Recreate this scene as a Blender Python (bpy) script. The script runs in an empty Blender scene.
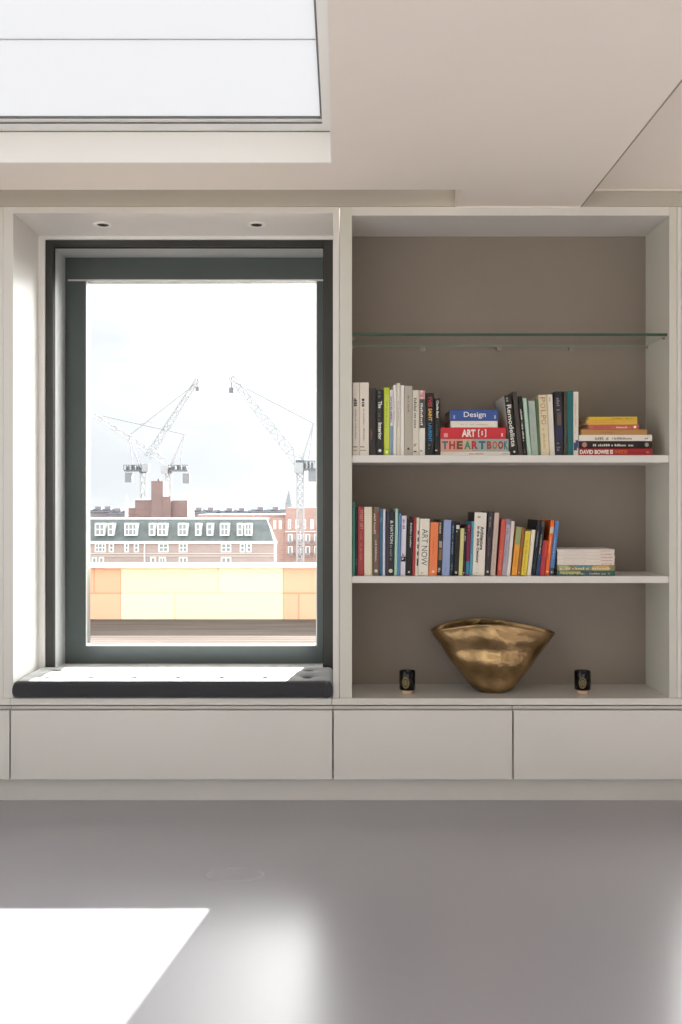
import bpy, bmesh, math, random
from mathutils import Vector, Matrix, noise

random.seed(7)
SC = bpy.context.scene
COL = SC.collection

# ------------------------------------------------------------------ camera maths
FPX, CX, CY, EYE = 1024.0, 342.0, 506.0, 1.25
def X(px, Y): return (px - CX) * Y / FPX
def Z(py, Y): return EYE - (py - CY) * Y / FPX
F = 4.30                                   # front plane of the joinery

# ------------------------------------------------------------------ materials
def lin(h):
    h = h.lstrip('#')
    out = []
    for i in (0, 2, 4):
        c = int(h[i:i+2], 16) / 255
        out.append(c/12.92 if c <= .04045 else ((c+.055)/1.055)**2.4)
    return tuple(out) + (1.0,)

MATS = {}
def mat(name, hexcol, rough=.5, metal=0.0, spec=.5, var=.0, vscale=8.0, bump=.0, bscale=60.0, stretch=(1,1,1), sheen=0.0, coat=0.0):
    key = (name, hexcol, rough, metal)
    if key in MATS: return MATS[key]
    m = bpy.data.materials.new(name); m.use_nodes = True
    nt = m.node_tree; b = nt.nodes['Principled BSDF']
    b.inputs['Base Color'].default_value = lin(hexcol)
    b.inputs['Roughness'].default_value = rough
    b.inputs['Metallic'].default_value = metal
    b.inputs['Specular IOR Level'].default_value = spec
    if sheen: b.inputs['Sheen Weight'].default_value = sheen; b.inputs['Sheen Roughness'].default_value = .4
    if coat: b.inputs['Coat Weight'].default_value = coat; b.inputs['Coat Roughness'].default_value = .12
    if var or bump:
        tc = nt.nodes.new('ShaderNodeTexCoord'); mp = nt.nodes.new('ShaderNodeMapping')
        mp.inputs['Scale'].default_value = stretch
        nt.links.new(tc.outputs['Object'], mp.inputs['Vector'])
    if var:
        n = nt.nodes.new('ShaderNodeTexNoise'); n.inputs['Scale'].default_value = vscale; n.inputs['Detail'].default_value = 4
        nt.links.new(mp.outputs['Vector'], n.inputs['Vector'])
        r = nt.nodes.new('ShaderNodeMapRange'); r.inputs['From Min'].default_value = .3; r.inputs['From Max'].default_value = .7
        r.inputs['To Min'].default_value = 1-var; r.inputs['To Max'].default_value = 1+var
        nt.links.new(n.outputs['Fac'], r.inputs['Value'])
        mx = nt.nodes.new('ShaderNodeVectorMath'); mx.operation = 'SCALE'
        mx.inputs[0].default_value = lin(hexcol)[:3]
        nt.links.new(r.outputs['Result'], mx.inputs['Scale'])
        nt.links.new(mx.outputs['Vector'], b.inputs['Base Color'])
    if bump:
        n2 = nt.nodes.new('ShaderNodeTexNoise'); n2.inputs['Scale'].default_value = bscale; n2.inputs['Detail'].default_value = 3
        nt.links.new(mp.outputs['Vector'], n2.inputs['Vector'])
        bp = nt.nodes.new('ShaderNodeBump'); bp.inputs['Strength'].default_value = bump; bp.inputs['Distance'].default_value = .01
        nt.links.new(n2.outputs['Fac'], bp.inputs['Height']); nt.links.new(bp.outputs['Normal'], b.inputs['Normal'])
    MATS[key] = m
    return m

def glass_mat(name, tint, refl=.08, rough=0.0, reflscale=1.0):
    m = bpy.data.materials.new(name); m.use_nodes = True
    nt = m.node_tree; nt.nodes.clear()
    out = nt.nodes.new('ShaderNodeOutputMaterial'); mix = nt.nodes.new('ShaderNodeMixShader')
    tr = nt.nodes.new('ShaderNodeBsdfTransparent'); tr.inputs['Color'].default_value = tint
    gl = nt.nodes.new('ShaderNodeBsdfGlossy'); gl.inputs['Roughness'].default_value = rough
    fr = nt.nodes.new('ShaderNodeFresnel'); fr.inputs['IOR'].default_value = 1.45
    mu = nt.nodes.new('ShaderNodeMath'); mu.operation = 'MULTIPLY'; mu.inputs[1].default_value = reflscale
    nt.links.new(fr.outputs['Fac'], mu.inputs[0]); nt.links.new(mu.outputs[0], mix.inputs['Fac'])
    nt.links.new(tr.outputs[0], mix.inputs[1]); nt.links.new(gl.outputs[0], mix.inputs[2])
    nt.links.new(mix.outputs[0], out.inputs['Surface'])
    return m

def brick_mat(name, c1, c2, mortar, scale, bw=.5, rh=.25, msize=.02, rough=.8, offset=.5):
    m = bpy.data.materials.new(name); m.use_nodes = True
    nt = m.node_tree; b = nt.nodes['Principled BSDF']; b.inputs['Roughness'].default_value = rough
    tc = nt.nodes.new('ShaderNodeTexCoord'); sp = nt.nodes.new('ShaderNodeSeparateXYZ'); cb = nt.nodes.new('ShaderNodeCombineXYZ')
    nt.links.new(tc.outputs['Object'], sp.inputs[0]); nt.links.new(sp.outputs['X'], cb.inputs['X']); nt.links.new(sp.outputs['Z'], cb.inputs['Y'])
    t = nt.nodes.new('ShaderNodeTexBrick'); t.inputs['Color1'].default_value = lin(c1); t.inputs['Color2'].default_value = lin(c2)
    t.inputs['Mortar'].default_value = lin(mortar); t.inputs['Scale'].default_value = scale
    t.inputs['Brick Width'].default_value = bw; t.inputs['Row Height'].default_value = rh; t.inputs['Mortar Size'].default_value = msize
    t.offset = offset
    nt.links.new(cb.outputs[0], t.inputs['Vector']); nt.links.new(t.outputs['Color'], b.inputs['Base Color'])
    return m

# ------------------------------------------------------------------ mesh builder
class MB:
    def __init__(s): s.v = []; s.f = []; s.mi = []
    def quadbox(s, c, mi=0):                 # eight corners, bottom ring then top ring
        n = len(s.v); s.v += [tuple(p) for p in c]
        for q in ((0,3,2,1),(4,5,6,7),(0,1,5,4),(1,2,6,5),(2,3,7,6),(3,0,4,7)):
            s.f.append(tuple(n+i for i in q)); s.mi.append(mi)
        return s
    def box(s, x0, x1, y0, y1, z0, z1, mi=0):
        return s.quadbox([(x0,y0,z0),(x1,y0,z0),(x1,y1,z0),(x0,y1,z0),(x0,y0,z1),(x1,y0,z1),(x1,y1,z1),(x0,y1,z1)], mi)
    def beam(s, p, q, w, mi=0):
        p, q = Vector(p), Vector(q); d = (q-p).normalized()
        a = d.cross(Vector((0,0,1)));  a = Vector((1,0,0)) if a.length < 1e-4 else a.normalized()
        b = d.cross(a).normalized(); h = w/2
        return s.quadbox([p-a*h-b*h, p+a*h-b*h, p+a*h+b*h, p-a*h+b*h, q-a*h-b*h, q+a*h-b*h, q+a*h+b*h, q-a*h+b*h], mi)
    def lathe(s, prof, n=32, c=(0,0,0), mi=0, axis='z', sx=1.0, sy=1.0):
        base = len(s.v)
        for r, z in prof:
            for i in range(n):
                a = 2*math.pi*i/n
                s.v.append((c[0]+r*math.cos(a)*sx, c[1]+r*math.sin(a)*sy, c[2]+z))
        for k in range(len(prof)-1):
            for i in range(n):
                j = (i+1) % n
                s.f.append((base+k*n+i, base+k*n+j, base+(k+1)*n+j, base+(k+1)*n+i)); s.mi.append(mi)
        s.f.append(tuple(base+i for i in reversed(range(n)))); s.mi.append(mi)
        s.f.append(tuple(base+(len(prof)-1)*n+i for i in range(n))); s.mi.append(mi)
        return s
    def prism(s, poly, z0, z1, fn=lambda x,y,z:(x,y,z), mi=0):
        n = len(s.v); k = len(poly)
        for z in (z0, z1):
            for x, y in poly: s.v.append(tuple(fn(x,y,z)))
        s.f.append(tuple(n+i for i in reversed(range(k)))); s.mi.append(mi)
        s.f.append(tuple(n+k+i for i in range(k))); s.mi.append(mi)
        for i in range(k):
            j = (i+1) % k
            s.f.append((n+i, n+j, n+k+j, n+k+i)); s.mi.append(mi)
        return s
    def build(s, name, mats, parent=None, bevel=0.0, smooth=False, label=None, local=False, fix=False):
        if not isinstance(mats, (list, tuple)): mats = [mats]
        off = Vector((0,0,0))
        if parent is not None and not local:
            o = parent
            while o is not None: off = off + Vector(o.location); o = o.parent
        me = bpy.data.meshes.new(name)
        me.from_pydata([(v[0]-off.x, v[1]-off.y, v[2]-off.z) for v in s.v], [], s.f)
        for m in mats: me.materials.append(m)
        for p, i in zip(me.polygons, s.mi): p.material_index = i; p.use_smooth = smooth
        if fix:
            bm = bmesh.new(); bm.from_mesh(me); bmesh.ops.recalc_face_normals(bm, faces=bm.faces); bm.to_mesh(me); bm.free()
        me.update()
        ob = bpy.data.objects.new(name, me); COL.objects.link(ob)
        if parent is not None: ob.parent = parent
        if bevel:
            b = ob.modifiers.new('edge', 'BEVEL'); b.width = bevel; b.segments = 2; b.limit_method = 'ANGLE'
        if label: ob['label'] = label
        return ob

def tag(o, label, cat, group=None, kind=None):
    o['label'] = label; o['category'] = cat
    if group: o['group'] = group
    if kind: o['kind'] = kind
    return o
def thing(name, label, cat, loc=(0,0,0), group=None, kind=None):
    o = bpy.data.objects.new(name, None); COL.objects.link(o); o.location = loc
    o.empty_display_size = .05
    return tag(o, label, cat, group, kind)
def struct(o, label=None, cat=None):
    o['kind'] = 'structure'
    if label: o['label'] = label
    if cat: o['category'] = cat
    return o

# ------------------------------------------------------------------ paints
M_JOIN  = mat('joinery_paint', '#DFDCD7', .38, spec=.45, var=.012, vscale=3)
M_PANEL = mat('side_panel_paint', '#D3D2C8', .42, spec=.4, var=.012, vscale=3)
M_BACK  = mat('taupe_back_paint', '#8F847A', .6, spec=.25, var=.04, vscale=2.5)
M_CEIL  = mat('ceiling_paint', '#F0E6DA', .8, spec=.2, var=.012, vscale=2)
M_WALL  = mat('wall_paint', '#E9E3DA', .8, spec=.2, var=.012, vscale=2)
M_WHITE = mat('white_trim_paint', '#F2F0EC', .4, spec=.4)
M_DARK  = mat('dark_gap', '#35322E', .8, spec=.1)
M_BRONZE= mat('dark_window_metal', '#3A3936', .35, metal=.3, spec=.5)
M_ALU   = mat('satin_reveal_metal', '#C6C7C6', .3, metal=.1, spec=.5, var=.05, vscale=2)
M_SASH  = mat('slate_sash_metal', '#4E5655', .28, metal=.35, spec=.6)
M_BEAD  = mat('pale_bead_metal', '#D8D8D6', .3, metal=.5)
M_GLASS = glass_mat('window_glass', (.97,.985,.98,1), reflscale=.22)

def floor_material():
    m = mat('grey_resin_floor', '#A29FA6', .22, spec=1.0)
    nt = m.node_tree; b = nt.nodes['Principled BSDF']
    n = nt.nodes.new('ShaderNodeTexNoise'); n.inputs['Scale'].default_value = 1.1; n.inputs['Detail'].default_value = 0
    r = nt.nodes.new('ShaderNodeMapRange'); r.inputs['To Min'].default_value = .24; r.inputs['To Max'].default_value = .29
    tc = nt.nodes.new('ShaderNodeTexCoord'); nt.links.new(tc.outputs['Object'], n.inputs['Vector'])
    nt.links.new(n.outputs['Fac'], r.inputs['Value']); nt.links.new(r.outputs['Result'], b.inputs['Roughness'])
    return m
M_FLOOR = floor_material()

# ================================================================== ROOM SHELL
XL, XR, YB, YW = -3.2, 3.6, -4.6, 4.69      # left, right, behind camera, inner face of the window wall
CZ, CZH = 2.5055, 2.577
struct(MB().box(XL-.2, XR+.2, YB-.2, 4.95, -.12, 0).build('floor', M_FLOOR))

SKX0, SKX1, SKY0, SKY1 = -2.9, -.036, .9, 3.748
RX = .478                                   # right end of the blind recess over the window
BX = X(580.3, F)                            # right edge of the lower ceiling
c = MB()
c.box(XL-.2, SKX0, YB, 4.066, CZ, 2.617); c.box(SKX1, BX, YB, 4.066, CZ, 2.617)
c.box(SKX0, SKX1, YB, SKY0, CZ, 2.617);   c.box(SKX0, SKX1, SKY1, 4.066, CZ, 2.617)
c.box(RX, BX, 4.066, 4.32, CZ, 2.617)
struct(c.build('ceiling', M_CEIL))
sh = MB()
sh.box(SKX0, SKX1, SKY1-.004, SKY1, CZ+.0005, 2.617); sh.box(SKX0, SKX1, SKY0, SKY0+.004, CZ+.0005, 2.617)
sh.box(SKX1-.004, SKX1, SKY0, SKY1, CZ+.0005, 2.617); sh.box(SKX0, SKX0+.004, SKY0, SKY1, CZ+.0005, 2.617)
struct(sh.build('trim_3', M_WHITE))
struct(MB().box(BX-.02, XR+.2, YB, 4.34, CZH, 2.72).build('ceiling.001', M_CEIL))
struct(MB().box(XL-.2, RX, 4.02, 4.34, 2.64, 2.72).build('ceiling.002', M_CEIL))
M_CAULK = mat('pale_caulk', '#F3ECE2', .5)
struct(MB().box(RX, BX, 4.292, 4.3015, CZ-.004, CZ+.004).build('trim_1', M_CAULK))
struct(MB().box(BX+.001, XR, 4.288, 4.3015, CZH-.005, CZH+.003).build('trim_4', M_CAULK))
struct(MB().box(BX-.001, BX+.005, YB, 4.3, CZ-.0006, CZ+.02).build('trim_5', mat('shadow_strip', '#9C9084', .7)))  # dark strip coloured as the shadow line along the ceiling step
struct(MB().box(RX-.003, RX, 4.07, 4.3015, CZ-.004, CZ+.1).build('trim_6', M_CAULK))
# window wall with its two openings
W1 = (-1.33, -.03, .42, 2.45); W2 = (1.50, 2.86, .42, 2.45)
w = MB(); y0, y1 = 4.695, 4.95
w.box(XL-.2, W1[0], y0, y1, 0, 2.75); w.box(W1[1], W2[0], y0, y1, 0, 2.75); w.box(W2[1], XR+.2, y0, y1, 0, 2.75)
for q in (W1, W2): w.box(q[0], q[1], y0, y1, 0, q[2]); w.box(q[0], q[1], y0, y1, q[3], 2.75)
struct(w.build('wall_back', M_WALL))
# wall behind the camera: a wide glazed opening; left wall: a tall window band
w = MB(); y0, y1 = YB-.2, YB
w.box(XL-.2, -2.8, y0, y1, 0, 2.75); w.box(3.2, XR+.2, y0, y1, 0, 2.75); w.box(-2.8, 3.2, y0, y1, 2.38, 2.75)
struct(w.build('wall_front', M_WALL))
w = MB(); x0, x1 = XL-.2, XL
w.box(x0, x1, YB, -3.2, 0, 2.75); w.box(x0, x1, 2.2, 4.95, 0, 2.75); w.box(x0, x1, -3.2, 2.2, 2.38, 2.75); w.box(x0, x1, -3.2, 2.2, 0, .12)
struct(w.build('wall_left', M_WALL))
w = MB().box(XR, XR+.2, YB, 4.95, 0, 2.75)
struct(w.build('wall_right', M_WALL))

def plain_window(name, a0, a1, b0, b1, along, at, n):
    r = bpy.data.objects.new(name, None); COL.objects.link(r); struct(r)
    fr = MB(); gl = MB()
    def bx(m, u0, u1, d0, d1, z0, z1):
        if along == 'x': m.box(u0, u1, at+d0, at+d1, z0, z1)
        else: m.box(at+d0, at+d1, u0, u1, z0, z1)
    bx(fr, a0, a1, -.04, .04, b0, b0+.05); bx(fr, a0, a1, -.04, .04, b1-.05, b1)
    for i in range(n+1):
        u = a0 + (a1-a0)*i/n; u = min(max(u, a0+.025), a1-.025)
        bx(fr, u-.025, u+.025, -.04, .04, b0+.05, b1-.05)
    bx(gl, a0+.02, a1-.02, -.006, .006, b0+.03, b1-.03)
    fr.build('window_frame', M_BRONZE, r); gl.build('glass_pane', M_GLASS, r)
plain_window('door_1', -2.8, 3.2, 0, 2.38, 'x', YB-.1, 4)
plain_window('window_4', -3.2, 2.2, .12, 2.38, 'y', XL-.1, 4)

# ------------------------------------------------------------------ skylight
r = bpy.data.objects.new('window_3', None); COL.objects.link(r); struct(r, 'white framed rooflight set in the ceiling above the window seat', 'skylight')
fx1, fy1, fx0, fy0 = -.071, 3.636, SKX0+.035, SKY0+.11
f_ = MB()
zf0, zf1 = 2.6215, 2.642
f_.box(SKX0-.05, SKX1+.05, fy1, SKY1+.05, zf0, zf1); f_.box(SKX0-.05, SKX1+.05, SKY0-.05, fy0, zf0, zf1)
f_.box(fx1, SKX1+.05, fy0, fy1, zf0, zf1); f_.box(SKX0-.05, fx0, fy0, fy1, zf0, zf1)
f_.build('window_frame', M_WHITE, r)
g_ = MB()
M_GASK = mat('grey_gasket', '#6C6C6A', .6)
g_.box(SKX0, SKX1+.004, SKY1, SKY1+.01, 2.617, zf0); g_.box(SKX1, SKX1+.01, SKY0, SKY1, 2.617, zf0)
for d, t in ((0, .007), (.022, .006)):
    g_.box(fx0, fx1, fy1-d-t if d == 0 else fy1+d, fy1 if d == 0 else fy1+d+t, zf0-.004 if d else zf0+.004, zf0+.012)
g_.box(fx1-.006, fx1, fy0, fy1, zf0+.004, zf0+.012)
g_.build('gasket', M_GASK, r)
pane = bpy.data.materials.new('opal_skylight'); pane.use_nodes = True
_n = pane.node_tree; _n.nodes.clear(); _o = _n.nodes.new('ShaderNodeOutputMaterial'); _t = _n.nodes.new('ShaderNodeBsdfTranslucent'); _t.inputs['Color'].default_value = (.40,.404,.415,1)
_d = _n.nodes.new('ShaderNodeBsdfDiffuse'); _d.inputs['Color'].default_value = (.5,.5,.5,1); _x = _n.nodes.new('ShaderNodeMixShader'); _x.inputs['Fac'].default_value = .2
_n.links.new(_t.outputs[0], _x.inputs[1]); _n.links.new(_d.outputs[0], _x.inputs[2]); _n.links.new(_x.outputs[0], _o.inputs['Surface'])
p_ = MB(); p_.box(fx0+.001, fx1-.001, fy0+.001, fy1-.001, 2.632, 2.640); p_.build('glass_pane', pane, r)
p_ = MB(); p_.box(fx0+.002, fx1-.002, 3.030, 3.034, 2.630, 2.638); p_.build('glazing_bar', mat('pale_bar', '#B9B9BA', .5), r)

# ================================================================== WINDOW (deep metal box window)
def box_window(name, x0, x1, gx0, gx1, label):
    """x0,x1: outer edges of the flange; gx0,gx1: edges of the glass"""
    r = bpy.data.objects.new(name, None); COL.objects.link(r); r.location = (x0, 4.69, .4437); struct(r, label, 'window')
    zt, zi = Z(239.5, 4.68), Z(247.3, 4.68); zb = .4437
    xi0, xi1 = x0+.036, x1-.033
    x1 += .012
    fl = MB()
    fl.box(x0, xi0, 4.668, 4.694, zb, zt); fl.box(xi1, x1, 4.668, 4.694, zb, zt); fl.box(xi0, xi1, 4.668, 4.694, zi, zt)
    fl.build('flange', M_BRONZE, r, bevel=.002)
    sm = MB()
    sm.box(xi0, xi0+.003, 4.676, 4.694, .5, zi); sm.box(xi1-.003, xi1, 4.676, 4.694, .5, zi); sm.box(xi0, xi1, 4.676, 4.694, zi-.003, zi)
    sm.build('seal', mat('black_seal', '#121212', .7), r)
    a0, a1, at = xi0, xi1, zi
    rv = MB()
    rv.box(a0-.004, a0, 4.694, 4.872, .5, at); rv.box(a1, a1+.004, 4.694, 4.872, .5, at); rv.box(a0-.004, a1+.004, 4.694, 4.872, at, at+.004)
    rv.build('reveal_lining', M_ALU, r)
    MB().box(a0, a1, 4.694, 4.872, zb, .50).build('inner_sill', M_WHITE, r)
    gt, gb = Z(281, 4.87), Z(645, 4.87)
    s = MB()
    s.box(a0-.002, gx0, 4.872, 4.935, .45, at); s.box(gx1, a1+.03, 4.872, 4.935, .45, at)
    s.box(gx0, gx1, 4.872, 4.935, gt, at); s.box(gx0, gx1, 4.872, 4.935, .45, gb)
    sash = s.build('sash', M_SASH, r)
    b = MB(); e = .005
    b.box(gx0-e, gx0, 4.866, 4.874, gb-e, gt+e); b.box(gx1, gx1+e, 4.866, 4.874, gb-e, gt+e)
    b.box(gx0-.09, gx1+.05, 4.866, 4.874, gt, gt+e+.002); b.box(gx0, gx1, 4.866, 4.874, gb-e, gb)
    b.build('glazing_bead', M_BEAD, sash)
    MB().box(gx0-.005, gx1+.005, 4.898, 4.906, gb-.005, gt+.005).build('glass_pane', M_GLASS, r)
    return r
box_window('window_1', X(46,4.68), X(331,4.68), X(87,4.87), X(316,4.87), 'tall dark metal window over the cushioned seat')
box_window('window_2', 1.52, 2.83, 1.60, 2.72, 'dark metal window beyond the bookcase, out of the picture')

# ================================================================== JOINERY
zB = Z(698, F)                                # top of the bench board
# fascia band above the frames
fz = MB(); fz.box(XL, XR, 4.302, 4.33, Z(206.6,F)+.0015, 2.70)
struct(fz.build('trim_2', mat('shade_tinted_fascia', '#BDB8AC', .55, spec=.3)))  # darker than the joinery: recess shade put into its colour
# plinth
struct(MB().box(XL, XR, 4.352, 4.38, 0, .099).build('baseboard_back', M_JOIN))

def niche_lining(name, x0, x1, label):
    """a window niche: two sides with front stiles, soffit, white inner trim"""
    r = thing(name, label, 'window surround', (x0, F, zB))
    zs = Z(213, F); zt = Z(206.6, F)
    for s in (0, 1):
        m = MB()
        if s == 0:
            m.box(x0-.040, x0, 4.300, 4.69, zB, zt); m.box(x0-.062, x0-.0415, 4.303, 4.69, zB, zt)
        else:
            m.box(x1, x1+.026, 4.300, 4.69, zB, zt)
        m.build('side_panel', M_JOIN, r, bevel=.0012)
    MB().box(x0, x1, 4.300, 4.69, zs, zt).build('soffit_panel', M_JOIN, r, bevel=.0012)
    m = MB(); m.box(x0, x0+.029, 4.655, 4.69, zB, zs-.001); m.box(x0+.029, x1, 4.655, 4.69, Z(239.5,4.66), zs-.001)
    m.build('inner_trim', M_WHITE, r)
    return r
NX0, NX1 = X(13.2, F), X(333, F)
niche_lining('window_surround', NX0, NX1, 'pale painted lining of the window recess above the seat cushion')
niche_lining('window_surround', 1.49, 2.86, 'pale painted lining of the far recess beyond the bookcase')

# bench board
tag(MB().box(X(11,F), X(332,F)-.001, 4.29, 4.69, Z(704.6,F), zB).build('bench_board', M_JOIN, bevel=.0015),
    'pale painted seat board running under the grey window cushion', 'window seat')
tag(MB().box(XL, X(11,F)-.0012, 4.29, 4.69, Z(704.6,F), zB).build('bench_board', M_JOIN, bevel=.0015),
    'pale board end left of the window seat at the picture edge', 'counter')
tag(MB().box(X(690,F), XR, 4.29, 4.69, Z(704.6,F), zB).build('bench_board', M_JOIN, bevel=.0015),
    'pale board continuing past the bookcase beyond the picture edge', 'counter')

def drawer_unit(px0, px1, label):
    x0, x1 = X(px0,F), X(px1,F)
    r = thing('drawer_unit', label, 'drawer unit', ((x0+x1)/2, F, .10), 'handleless drawers below the window seat and bookcase')
    m = MB(); g = .0032
    m.box(x0+.001, x1-.001, 4.345, 4.68, .101, .395); m.box(x0+.001, x1-.001, 4.322, 4.345, .393, Z(705,F)-.0085)
    m.build('carcass', M_JOIN, r)
    MB().box(x0+g, x1-g, 4.300, 4.322, Z(779.5,F), Z(710.5,F)).build('drawer_front', M_JOIN, r, bevel=.0015)
drawer_unit(-240, 10, 'drawer front cut off at the left picture edge')
drawer_unit(10, 333, 'wide drawer front directly below the window seat cushion')
drawer_unit(333, 513, 'drawer front below the left half of the bookcase')
drawer_unit(513, 694, 'drawer front below the right half of the bookcase')
drawer_unit(694, 930, 'drawer front beyond the right picture edge')
# cupboard panel left of the window, off the picture
tag(MB().box(XL+.01, NX0-.063, 4.304, 4.68, zB, Z(206.6,F)).build('cupboard', M_JOIN, bevel=.0015), 'tall pale cupboard at the left picture edge beside the window recess', 'cupboard')

# ------------------------------------------------------------------ bookcase
BX0, BX1, BY = X(352,F), X(669.3,F), 4.635
bc = thing('bookcase', 'tall built-in bookcase with taupe back right of the window', 'bookcase', ((BX0+BX1)/2, F, zB))
zt = Z(206.6, F); zs = Z(215.6, F)
MB().box(X(333,F)+.0275, BX0, 4.300, BY+.02, zB, zt).build('side_panel', M_PANEL, bc, bevel=.0012)
MB().box(BX1, X(677,F), 4.300, BY+.02, zB, zt).build('side_panel', M_PANEL, bc, bevel=.0012)
MB().box(X(677,F)+.0015, 1.4265, 4.302, 4.69, zB, zt).build('face_frame', M_JOIN, bc, bevel=.0012)
MB().box(BX0, BX1, 4.300, BY+.02, zs, zt).build('top_panel', M_JOIN, bc, bevel=.0012)
MB().box(BX0, BX1, BY, BY+.02, zB, zs).build('back_panel', M_BACK, bc)
MB().box(X(332,F)+.001, X(690,F)-.001, 4.29, BY+.05, Z(704.6,F), zB).build('base_board', mat('satin_base_board', '#D9D6CF', .16, spec=.55), bc, bevel=.0015)
Z1 = Z(455.2, 4.31); Z1b = Z(462.6, 4.31); Z2 = Z(576.2, 4.31); Z2b = Z(583.0, 4.31)
MB().box(BX0, BX1, 4.308, BY, Z1b, Z1).build('shelf', M_JOIN, bc, bevel=.001)
MB().box(BX0, BX1, 4.308, BY, Z2b, Z2).build('shelf', M_JOIN, bc, bevel=.001)
zg = Z(336.2, 4.325)
M_CLIP = mat('clip_metal', '#9A958B', .3, metal=.8)
for px in (423, 498.5, 571):
    x = X(px, 4.63)
    m = MB(); m.box(x-.011, x-.004, 4.612, BY, zg-.012, zg); m.box(x+.004, x+.011, 4.612, BY, zg-.012, zg); m.box(x-.011, x+.011, 4.628, BY, zg-.016, zg)
    m.build('shelf_clip', M_CLIP, bc)
for x, s in ((BX0, 1), (BX1, -1)):
    for y in (4.36, 4.60):
        m = MB(); m.box(min(x, x+s*.012), max(x, x+s*.012), y-.004, y+.004, zg-.008, zg); m.build('shelf_clip', M_CLIP, bc)
# glass shelf: clear plate, green polished edge
def glass_shelf():
    m1 = glass_mat('clear_shelf_glass', (.975,.985,.978,1), reflscale=.12)
    m2 = mat('green_glass_edge', '#2F4A39', .15, spec=.6)
    a = MB()
    a.box(BX0+.002, BX1-.002, 4.321, 4.628, zg, zg+.0115, 0)
    a.mi[2] = 1
    a.mi[4] = 2
    m3 = mat('pale_glass_edge', '#8A9080', .3)
    o = a.build('glass_shelf', [m1, m2, m3])
    tag(o, 'clear glass shelf with a green edge high in the bookcase', 'shelf')
glass_shelf()

# ------------------------------------------------------------------ downlights in the window soffit
def downlight(px, py, label):
    zs = Z(213, F); Y = FPX*(zs-EYE)/(CY-py); x = X(px, Y)
    r = thing('downlight', label, 'downlight', (x, Y, zs), 'recessed downlights in the window soffit')
    MB().lathe([(.026,-.0005),(.026,-.004),(.040,-.004),(.042,-.002),(.042,.0)], 32, (x,Y,zs)).build('trim_ring', M_WHITE, r, fix=True)
    MB().lathe([(.002,-.0046),(.021,-.0046),(.0255,-.002),(.0255,-.0005)], 28, (x,Y,zs)).build('lamp', mat('unlit_lamp', '#1B1916', .25), r, fix=True)
downlight(103, 224.3, 'small recessed downlight nearer the left end of the window soffit')
downlight(256.5, 224.3, 'small recessed downlight nearer the bookcase end of the window soffit')

# ------------------------------------------------------------------ seat cushion
def cushion():
    x0, x1, y0, y1 = X(12.2, 4.275), X(333, 4.275)-.001, 4.272, 4.664
    z0, H = zB+.0005, .073
    rr = .026
    xs = sorted(set([x0+rr*t for t in (0,.03,.08,.16,.28,.45,.7,1)] + [x1-rr*t for t in (0,.03,.08,.16,.28,.45,.7,1)] + [x0+rr+(x1-x0-2*rr)*i/110 for i in range(111)]))
    ys = sorted(set([y0+rr*t for t in (0,.03,.08,.16,.28,.45,.7,1)] + [y1-rr*t for t in (0,.03,.08,.16,.28,.45,.7,1)] + [y0+rr+(y1-y0-2*rr)*i/30 for i in range(31)]))
    tufts = []
    for j, yy in enumerate((y0+.115, y1-.10)):
        for i in range(7): tufts.append((x0+.11+(x1-x0-.22)*(i+.0)/6, yy))
    def e(d): t = min(d/rr, 1.0); return (1-(1-t)**3.2)**(1/3.2)
    def ftop(x, y):
        k = e(min(x-x0, x1-x)) * e(min(y-y0, y1-y))
        z = H*.45 + H*.55*k
        inner = min(1, min(x-x0, x1-x, y-y0, y1-y)/.09)
        z += .006*inner
        for tx, ty in tufts:
            q = ((x-tx)**2 + (y-ty)**2)
            z -= .016*math.exp(-q/(2*.010**2)) + .010*math.exp(-q/(2*.032**2))
        z += .0016*noise.noise(Vector((x*9, y*9, 0)))*inner
        return z
    def fbot(x, y):
        k = e(min(x-x0, x1-x)) * e(min(y-y0, y1-y))
        return H*.45 - H*.45*k
    m = MB(); nx, ny = len(xs), len(ys)
    jit = lambda x, y: (x, y)
    for y in ys:
        for x in xs: m.v.append((x, y, z0+ftop(x, y)))
    top = lambda i, j: j*nx+i
    bidx = {}
    for j, y in enumerate(ys):
        for i, x in enumerate(xs):
            if i in (0, nx-1) or j in (0, ny-1): bidx[i,j] = top(i,j)
            else: bidx[i,j] = len(m.v); m.v.append((x, y, z0+fbot(x, y)))
    for j in range(ny-1):
        for i in range(nx-1):
            m.f.append((top(i,j), top(i+1,j), top(i+1,j+1), top(i,j+1))); m.mi.append(0)
            m.f.append((bidx[i,j], bidx[i,j+1], bidx[i+1,j+1], bidx[i+1,j])); m.mi.append(0)
    fab = mat('charcoal_wool', '#333338', .75, spec=.35, var=.12, vscale=260, bump=.25, bscale=420, sheen=1.0)
    r = thing('seat_cushion', 'long charcoal tufted cushion on the window seat, sunlit on top', 'cushion', ((x0+x1)/2, y0, zB))
    m.build('pad', fab, r, smooth=True)
    for tx, ty in tufts:
        zz = z0 + ftop(tx, ty)
        MB().lathe([(.0005,.0035),(.005,.003),(.007,.001),(.007,-.001)][::-1], 14, (tx,ty,zz)).build('button', fab, r, smooth=True, fix=True)
cushion()

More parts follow.
